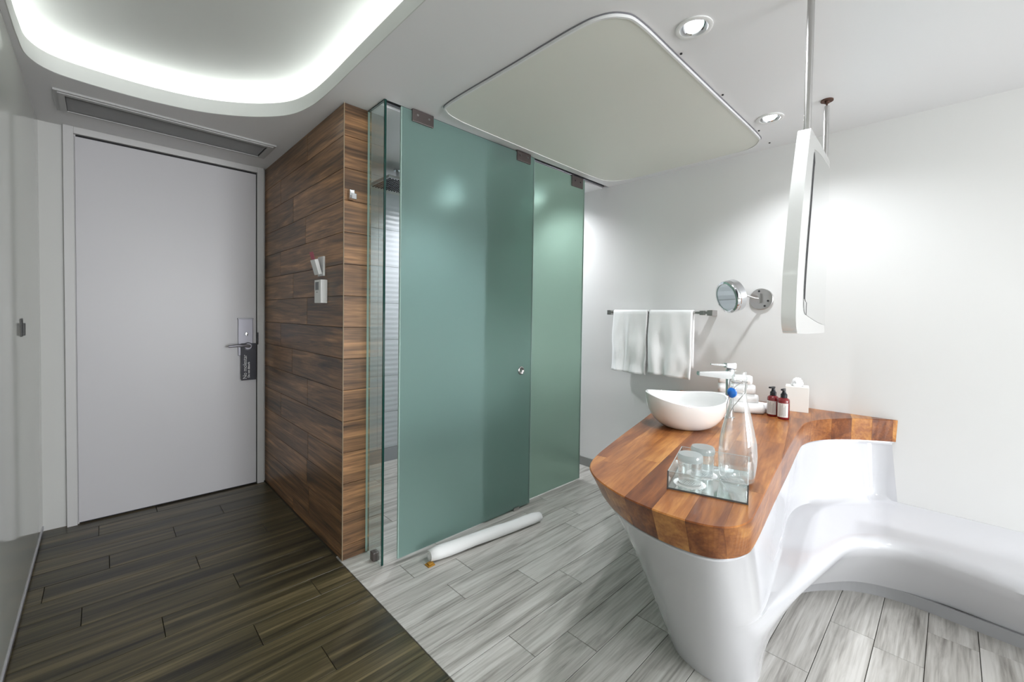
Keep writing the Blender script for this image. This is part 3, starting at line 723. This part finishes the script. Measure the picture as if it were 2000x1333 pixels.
# rolled hand towels
def roll_mesh(L, rad, turns=2.6, th=.009, axis=Vector((1, 0, 0)), base=Vector((0, 0, 0)), rad2=None, wob=0.0, seed=0, squash=1.0):
    b = bmesh.new(); n = int(turns*22); ax = axis.normalized(); up_ = Vector((0, 0, 1)); sd = ax.cross(up_).normalized()
    NL = 14; rad2 = rad2 or rad; grid = []
    for k in range(NL+1):
        u = k/NL; ring = []
        Rr = rad*(1-u)+rad2*u; rnd_end = 1-.22*(1-min(1, min(u, 1-u)*NL/1.2))**2
        for i in range(n+1):
            a = -i/22*2*PI+PI*.75; rr = (Rr-(Rr-.006)*(i/n)*.93)*rnd_end
            wv = 1+wob*noise.noise(Vector((u*6, math.cos(a)*.8, math.sin(a)*.8+seed)))
            endin = (i/n)*.012*(1 if u > .5 else -1)*(1 if min(u, 1-u) < .02 else 0)
            ring.append(b.verts.new(base+up_*rad*squash+ax*(u*L-endin*0)+sd*math.cos(a)*rr*wv+up_*math.sin(a)*rr*wv*squash))
        grid.append(ring)
    for a_, c_ in zip(grid, grid[1:]):
        for i in range(n): b.faces.new((a_[i], a_[i+1], c_[i+1], c_[i]))
    bmesh.ops.recalc_face_normals(b, faces=b.faces[:])
    return b
def towel_roll(name, L, rad, axis, base, label, group=None, **kw):
    b = roll_mesh(L, rad, axis=axis, base=base, **kw); bm = BM(); merge(bm, b)
    o = link(name, bm, TOWEL, base, smooth=60); s = o.modifiers.new('thick', 'SOLIDIFY'); s.thickness = -.005; s.offset = -1
    tag(o, label, 'towel', group); return o
axr = (Ri*.93-Fo*.37).normalized()
b0 = Vector((2.40, 1.00, CT+.002))
rb = Vector((2.455, .985, CT))+Ri*.115; G_ = 'rolled white hand towels'
for L_, ra, off, dz, lab in ((.215, .0265, 0, 0, 'white rolled hand towel at the bottom front of the stack behind the carafe'),
        (.215, .0265, .060, 0, 'white rolled hand towel at the bottom of the stack, behind the front one'),
        (.200, .0260, .030, .048, 'white rolled hand towel in the second layer of the stack'),
        (.185, .0250, .032, .103, 'white rolled hand towel in the third layer of the stack'),
        (.170, .0235, .034, .156, 'white rolled hand towel on top of the stack behind the carafe')):
    towel_roll('rolled_towel', L_, ra, axr, rb+Fo*off+Vector((0, 0, dz)), lab, G_, wob=.08, seed=dz*40+off*90)
towel_roll('rolled_towel', .10, .026, (Ri*.75-Fo*.66), Vector((2.675, .765, CT)), 'short white rolled towel lying beside the dark red soap bottles', G_, wob=.08, seed=9)
# soap pump bottles
def pump(x, y, rot, label):
    t = thing('soap_bottle', (x, y, CT), label, 'bottle', 'dark red pump bottles')
    m_ = Matrix.Translation((x, y, CT)) @ Matrix.Rotation(rot, 4, 'Z')
    bm = BM(); lathe(bm, [(0, 0), (.025, 0), (.0275, .003), (.0275, .095), (.026, .104), (.018, .111), (.012, .113), (.012, .118), (0, .118)], 32, m_); part('body', bm, AMBER, t, 40)
    bm = BM(); b = bmesh.new(); g = []
    for i in range(11):
        a = math.radians(-62+124*i/10); g.append([b.verts.new((.0280*math.cos(a), .0280*math.sin(a), z)) for z in (.012, .085)])
    for p, q in zip(g, g[1:]): b.faces.new((p[0], q[0], q[1], p[1]))
    merge(bm, b, m_); lb = part('label', bm, LABEL, t, 40)
    bm = BM()
    for da, zs in ((-22, (.016, .080)), (-8, (.022, .074)), (4, (.022, .078)), (18, (.018, .06)), (30, (.02, .07))):
        b = bmesh.new(); zz = zs[0]
        while zz < zs[1]:
            g = [b.verts.new((.0284*math.cos(math.radians(da+q)), .0284*math.sin(math.radians(da+q)), z)) for q, z in ((0, zz), (4, zz), (4, zz+.004), (0, zz+.004))]
            b.faces.new(g); zz += .006
        merge(bm, b, m_)
    part('print', bm, PRINT, lb)
    bm = BM(); lathe(bm, [(0, .113), (.0155, .113), (.0155, .130), (.010, .136), (.008, .146), (.008, .152), (0, .152)], 24, m_)
    box(bm, -.009, .034, -.007, .007, .152, .161, .003, m_); part('pump', bm, BLACKPL, t, 40)
toc = math.atan2(-Ri.y*-1, 1)
pump(2.590, .606, math.radians(178), 'dark red soap pump bottle with grey label, the nearer one beside the tissue box')
pump(2.622, .664, math.radians(165), 'dark red soap pump bottle, half hidden behind the nearer one')
# tissue box
t = thing('tissue_box', (2.88, .62, CT), 'cream cube tissue box with a tissue sticking out, on the counter by the wall', 'tissue box')
m_ = Matrix.Translation((2.897, .613, CT)) @ Matrix.Rotation(math.radians(12), 4, 'Z')
bm = BM(); box(bm, -.056, .056, -.056, .056, 0, .142, .002, m_); part('box', bm, CARD, t)
b = bmesh.new(); bmesh.ops.create_icosphere(b, subdivisions=4, radius=1)
for v in b.verts:
    n_ = noise.noise(v.co*2.3)*.35+noise.noise(v.co*5)*.18
    v.co = Vector((v.co.x*.030*(1+n_), v.co.y*.026*(1+n_), .158+v.co.z*.030*(1+n_*.8)+.006*v.co.x))
bm = BM(); merge(bm, b, m_); part('tissue', bm, PAPER, t, 70)
bm = BM(); lathe(bm, [(0, .1424), (.030, .1424), (.030, .1421)], 24, m_); part('opening', bm, PRINT, t)

# tray
TA, TB, TCc, TD = Vector((1.248, .593, CT)), Vector((1.309, .385, CT)), Vector((1.590, .449, CT)), Vector((1.535, .662, CT))
e1 = (TB-TA).normalized(); e2 = Vector((-e1.y, e1.x, 0)); W1 = .215; W2 = .285
t = thing('glass_tray', TA+e1*W1/2+e2*W2/2, 'rectangular mirror-bottomed tray with clear glass sides near the front of the counter', 'tray')
m_ = Matrix(((e1.x, e2.x, 0, TA.x), (e1.y, e2.y, 0, TA.y), (0, 0, 1, CT), (0, 0, 0, 1)))
bm = BM(); box(bm, 0, W1, 0, W2, 0, .004, 0, m_); part('mirror_base', bm, TRAYMIR, t)
for n_, (x0, x1, y0, y1) in enumerate(((.002, W1-.002, 0, .002), (.002, W1-.002, W2-.002, W2), (0, .002, .002, W2-.002), (W1-.002, W1, .002, W2-.002))):
    bm = BM(); box(bm, x0, x1, y0, y1, .004, .055, 0, m_); part('glass_side', bm, GLASST, t)
for x in (0, W1):
    for y_ in (0, W2):
        bm = BM(); box(bm, x-.002, x+.002, y_-.002, y_+.002, 0, .056, 0, m_); part('corner_strip', bm, PULLM, t)
bm = BM()
for z in (.001, ):
    box(bm, -.0015, W1+.0015, -.0015, .0012, 0, .004, 0, m_); box(bm, -.0015, W1+.0015, W2-.0012, W2+.0015, 0, .004, 0, m_)
    box(bm, -.0015, .0012, 0, W2, 0, .004, 0, m_); box(bm, W1-.0012, W1+.0015, 0, W2, 0, .004, 0, m_)
part('bottom_rim', bm, PULLM, t)
bm = BM()
box(bm, 0, W1, -.0008, .0012, .055, .0562, 0, m_); box(bm, 0, W1, W2-.0012, W2+.0008, .055, .0562, 0, m_)
box(bm, -.0008, .0012, 0, W2, .055, .0562, 0, m_); box(bm, W1-.0012, W1+.0008, 0, W2, .055, .0562, 0, m_)
part('glass_rim', bm, plain('rim_grey', (.42, .46, .46), .25), t)
TZ = CT+.0042
def coaster(x, y, label):
    bm = BM(); lp = [((.047+.0015*math.cos(a*24))*math.cos(a)+x, (.047+.0015*math.cos(a*24))*math.sin(a)+y) for a in [2*PI*i/120 for i in range(120)]]
    prism(bm, [lp], TZ, TZ+.0012); t = thing('paper_coaster', (x, y, TZ), label, 'coaster', 'round white paper coasters')
    part('disc', bm, PAPER, t)
    bm = BM()
    for r_ in (.020, .026, .032): lathe(bm, [(r_, TZ+.0014), (r_+.0012, TZ+.0014)], 40, Matrix.Translation((x, y, 0)))
    for i in range(5): box(bm, x-.012, x+.012, y-.012+i*.006, y-.010+i*.006, TZ+.0012, TZ+.0015)
    part('print', bm, PRINT, t)
def tumbler(x, y, label):
    z = TZ+.0016; t = thing('tumbler', (x, y, z), label, 'glass', 'upside-down water glasses')
    m_ = Matrix.Translation((x, y, z))
    bm = BM(); lathe(bm, [(.0315, 0), (.033, 0), (.0345, .03), (.037, .07), (.037, .082)], 36, m_); lathe(bm, [(.0300, 0), (.032, .03), (.0345, .066)], 36, m_); part('wall', bm, GLASSV, t, 40)
    bm = BM(); lathe(bm, [(0, .070), (.0350, .070), (.0372, .073), (.0372, .086), (.034, .092), (0, .092)], 36, m_); part('thick_base', bm, THICKB, t, 40)
coaster(1.328, .560, 'round white paper coaster under the front glass'); coaster(1.435, .565, 'round white paper coaster under the rear glass')
tumbler(1.331, .561, 'upside-down clear water glass on a paper coaster, nearer the front of the tray')
tumbler(1.438, .565, 'upside-down clear water glass on a paper coaster, nearer the basin')
# carafe
cx, cy = 1.475, .470; z = TZ
t = thing('glass_carafe', (cx, cy, z), 'tall clear swing-top glass water bottle with a blue stopper, in the tray', 'bottle')
prof = [(.020, 0), (.044, 0), (.050, .004), (.053, .02), (.0565, .06), (.057, .085), (.054, .125), (.047, .165), (.038, .205), (.029, .24), (.0235, .265), (.021, .285), (.0205, .297), (.0235, .302), (.0235, .310), (.0205, .314), (.0205, .322), (.0225, .327), (.0225, .334), (.0200, .338), (.0205, .352)]
bm = BM(); lathe(bm, prof, 40, Matrix.Translation((cx, cy, z))); part('bottle', bm, GLASSB, t, 60)
bm = BM(); lathe(bm, [(0, .006), (.040, .006), (.047, .012), (.050, .03)], 36, Matrix.Translation((cx, cy, z))); part('thick_bottom', bm, GLASSB, t, 60)
ld = (-Ri*.80-Fo*.35).normalized()
sp = Vector((cx, cy, z+.285))+ld*.033
bm = BM(); bd = (ld*.9+Vector((0, 0, .2))).normalized()
lathe(bm, [(0, -.008), (.010, -.008), (.0155, -.004), (.0165, .002), (.012, .008), (.006, .012), (0, .013)], 24, align(sp, ld)); part('stopper', bm, BLUE, t, 40)
bm = BM(); per = Vector((-ld.y, ld.x, 0)); cN = Vector((cx, cy, z+.318))
for s in (-1, 1):
    tube(bm, [cN+per*s*.024, cN+per*s*.024+ld*.012+Vector((0, 0, .006)), sp+per*s*.010+Vector((0, 0, .020)), sp+per*s*.006], .0012, 6)
    tube(bm, [cN+per*s*.024, cN+per*s*.026+ld*.006-Vector((0, 0, .03)), cN+per*s*.012+ld*.040-Vector((0, 0, .075)), cN+ld*.052-Vector((0, 0, .115))], .0012, 6)
ringp = [cN+Vector((math.cos(a)*.0240, math.sin(a)*.0240, 0)) for a in [2*PI*i/24 for i in range(25)]]; tube(bm, ringp, .0012, 6)
part('wire_bail', bm, STEEL, t)

# ================================================================== ON THE WALL
# towel bar
t = thing('towel_bar', (XR, 1.53, 1.335), 'square metal towel bar on the white wall', 'towel rail')
bm = BM(); box(bm, 2.955, 2.967, 1.13, 1.94, 1.330, 1.346, .001); part('bar', bm, STEEL, t)
for y0 in (1.135, 1.925):
    bm = BM(); box(bm, 2.945, XR, y0-.018, y0+.018, 1.318, 1.356, .002); part('post', bm, STEEL, t)
bm = BM(); box(bm, 2.948, 2.974, 1.175, 1.205, 1.322, 1.352, .002); part('collar', bm, STEEL, t)
def hang(y0, y1, zf, zb, label, seed):
    b = bmesh.new(); xc = 2.961; n = 26; path = []
    hr = 0.016
    for i in range(22): path.append((xc+hr, zb+(1.338-zb)*i/21, 1.0, 1))
    for i in range(1, 9):
        a = PI*i/9; path.append((xc+hr*math.cos(a), 1.338+.014*math.sin(a), .0, 0))
    for i in range(30): path.append((xc-hr, 1.338-(1.338-zf)*i/29, i/29, -1))
    g = []
    for (x, z_, f, sd) in path:
        row = []
        for k in range(n+1):
            u = k/n; fo = 0
            if sd == -1:
                amp = .003+.026*f**.8
                fo = -amp*(abs(math.sin(u*6.5+seed*2+f*.9))**1.6*.7+.3*(.5+.5*math.sin(u*19+seed*5-f*1.5)))-f*.010*noise.noise(Vector((u*7, f*3, seed)))*2
                fo -= .008*f
            yv = y0+(y1-y0)*u
            yv += (.006*noise.noise(Vector((f*3, seed, 1.5))))*(1 if sd == -1 else 0)
            zz = z_-(f*.012*(1-u) if sd == -1 else 0)
            row.append(b.verts.new((x+fo, yv, zz)))
        g.append(row)
    for a, c in zip(g, g[1:]):
        for k in range(n): b.faces.new((a[k], a[k+1], c[k+1], c[k]))
    bmesh.ops.recalc_face_normals(b, faces=b.faces[:]); bm = BM(); merge(bm, b)
    o = link('hand_towel', bm, TOWEL, (xc, (y0+y1)/2, 1.35), smooth=60); s = o.modifiers.new('thick', 'SOLIDIFY'); s.thickness = .012; s.offset = 0
    tag(o, label, 'towel', 'white towels on the bar')
hang(1.590, 1.880, .880, .95, 'white folded towel hanging on the bar, the one nearer the shower', 1.0)
hang(1.250, 1.570, .885, .95, 'white folded towel hanging on the bar, the one nearer the round mirror', 2.3)
# magnifying mirror
wc = Vector((XR, .848, 1.428))
t = thing('magnifying_mirror', wc, 'round chrome magnifying mirror on a swing arm fixed to the white wall', 'mirror')
bm = BM(); cyl(bm, wc, wc-Vector((.014, 0, 0)), .068, 40, bev=.003); part('wall_plate', bm, STEEL, t, 40)
for dy, dz in ((-.040, -.012), (-.022, -.044), (.012, .050)):
    bm = BM(); cyl(bm, wc+Vector((-.013, dy, dz)), wc+Vector((-.018, dy, dz)), .006, 12); part('screw', bm, DARK, t)
fwd = Vector((R.x*.43+F.x, R.y*.43+F.y, 0)).normalized(); lft = Vector((-fwd.y, fwd.x, 0))
nrm = (-fwd*.52+lft*.80-Vector((0, 0, 1))*.26).normalized()
mc = Vector((2.79, 1.00, 1.440))+Ri*.050
bm = BM(); box(bm, wc.x-.048, wc.x-.012, wc.y-.004, wc.y+.010, 1.402, 1.462, .003)
tube(bm, [wc+Vector((-.040, .004, .004)), wc+Vector((-.060, .02, .004)), mc-nrm*.055+Vector((0, 0, .01))], .0055, 10); part('arm', bm, STEEL, t, 40)
bm = BM(); lathe(bm, [(.080, .030), (.087, .033), (.099, .030), (.101, .026), (.101, .008), (.0995, .006), (.101, .004), (.101, -.032), (.097, -.036), (.055, -.040), (0, -.041)], 48, align(mc, nrm)); hd = part('housing', bm, CHROME, t, 35)
bm = BM(); lathe(bm, [(0, .0285), (.082, .031)], 48, align(mc, nrm)); part('glass', bm, MIRROR, hd, 40)
bm = BM(); cyl(bm, mc-nrm*.04, mc-nrm*.060, .020, 20, bev=.003); part('pivot', bm, plain('copper_tint', (.62, .40, .28), .2, metal=1), t, 40)

# hanging mirror
mA = Vector((1.66, .330, 0)); md = (Vector((2.575, .440, 0))-mA).normalized(); mn = Vector((-md.y, md.x, 0))
MM = Matrix(((md.x, 0, mn.x, mA.x), (md.y, 0, mn.y, mA.y), (0, 1, 0, 0), (0, 0, 0, 1)))
t = thing('hanging_mirror', mA+md*.35+Vector((0, 0, 1.24)), 'white-framed mirror hanging on two steel poles over the wooden counter', 'mirror')
ol = catmull([(-.060, 1.900), (-.095, 1.865), (-.14, 1.795), (-.221, 1.664), (-.278, 1.531), (-.315, 1.422), (-.326, 1.344), (-.318, 1.295), (-.285, 1.268), (-.22, 1.260), (.30, 1.248), (.88, 1.238), (.935, 1.245), (.955, 1.28), (.955, 1.6), (.955, 2.03), (.945, 2.078), (.90, 2.080), (.50, 2.005), (.02, 1.915)], 5, True)
gl_ = catmull([(.075, 1.866), (.035, 1.80), (-.010, 1.69), (-.060, 1.59), (-.104, 1.49), (-.132, 1.40), (-.130, 1.345), (-.095, 1.322), (.0, 1.313), (.45, 1.290), (.89, 1.276), (.935, 1.283), (.946, 1.32), (.946, 1.6), (.946, 2.00), (.935, 2.043), (.89, 2.043), (.48, 1.968), (.13, 1.890)], 5, True)
bm = BM(); prism(bm, [ol, gl_], 0, .034, MM); bmesh.ops.recalc_face_normals(bm, faces=bm.faces[:]); part('frame', bm, CERAM, t, 40)
bm = BM(); prism(bm, [offset_loop(gl_, .0005)], .010, .033, MM); bmesh.ops.recalc_face_normals(bm, faces=bm.faces[:]); part('backing', bm, DARK, t)
bm = BM(); prism(bm, [offset_loop(gl_, -.001)], -.0003, .0095, MM); bmesh.ops.recalc_face_normals(bm, faces=bm.faces[:]); part('mirror_glass', bm, MIRROR, t)
bm = BM(); in_ = offset_loop(gl_, -.040); prism(bm, [gl_[0:40]+in_[0:40][::-1]], -.0012, -.0004, MM); bmesh.ops.recalc_face_normals(bm, faces=bm.faces[:]); part('painted_gap_line', bm, DARK, t)  # black strip paints the shade of the frame recess onto the glass edge
for s_, zb_, top in ((.015, 1.905, CZ), (.905, 2.070, CZ-.030)):
    q = mA+md*s_+mn*.017
    bm = BM(); cyl(bm, (q.x, q.y, zb_), (q.x, q.y, top), .0105, 20); part('pole', bm, STEEL, t, 40)
bm = BM(); cyl(bm, (q.x, q.y, CZ-.032), (q.x, q.y, CZ-.004), .004, 10); cyl(bm, (q.x, q.y, CZ-.006), (q.x, q.y, CZ), .026, 24); cyl(bm, (q.x, q.y, CZ-.016), (q.x, q.y, CZ-.006), .010, 14)
part('ceiling_bolt', bm, plain('rusty_fixing', (.10, .05, .035), .6, metal=.4), t, 40)
q = mA+md*.015+mn*.017
bm = BM(); cyl(bm, (q.x, q.y, CZ-.006), (q.x, q.y, CZ), .026, 24); part('ceiling_plate', bm, STEEL, t, 40)

# towel rolled up on the floor
ax_ = (Vector((1.985, 1.775, 0))-Vector((1.225, 1.865, 0)))
b = roll_mesh(ax_.length, .036, turns=2.4, axis=ax_, base=Vector((1.225, 1.865, 0)), rad2=.030, wob=.12, seed=2, squash=.92)
bm = BM(); merge(bm, b); o = link('floor_towel', bm, TOWEL, (1.6, 1.82, 0), smooth=60); s = o.modifiers.new('thick', 'SOLIDIFY'); s.thickness = -.005; s.offset = -1
tag(o, 'long white towel rolled up on the grey floor in front of the frosted shower doors', 'towel')
bm = BM(); box(bm, 1.195, 1.235, 1.825, 1.862, 0.0, .006, .001); box(bm, 1.203, 1.230, 1.832, 1.855, .006, .014, .002)
tag(link('ochre_wedge', bm, OCHRE, (1.215, 1.845, 0)), 'tiny ochre-brown wedge under the near end of the rolled towel on the floor', 'wedge')
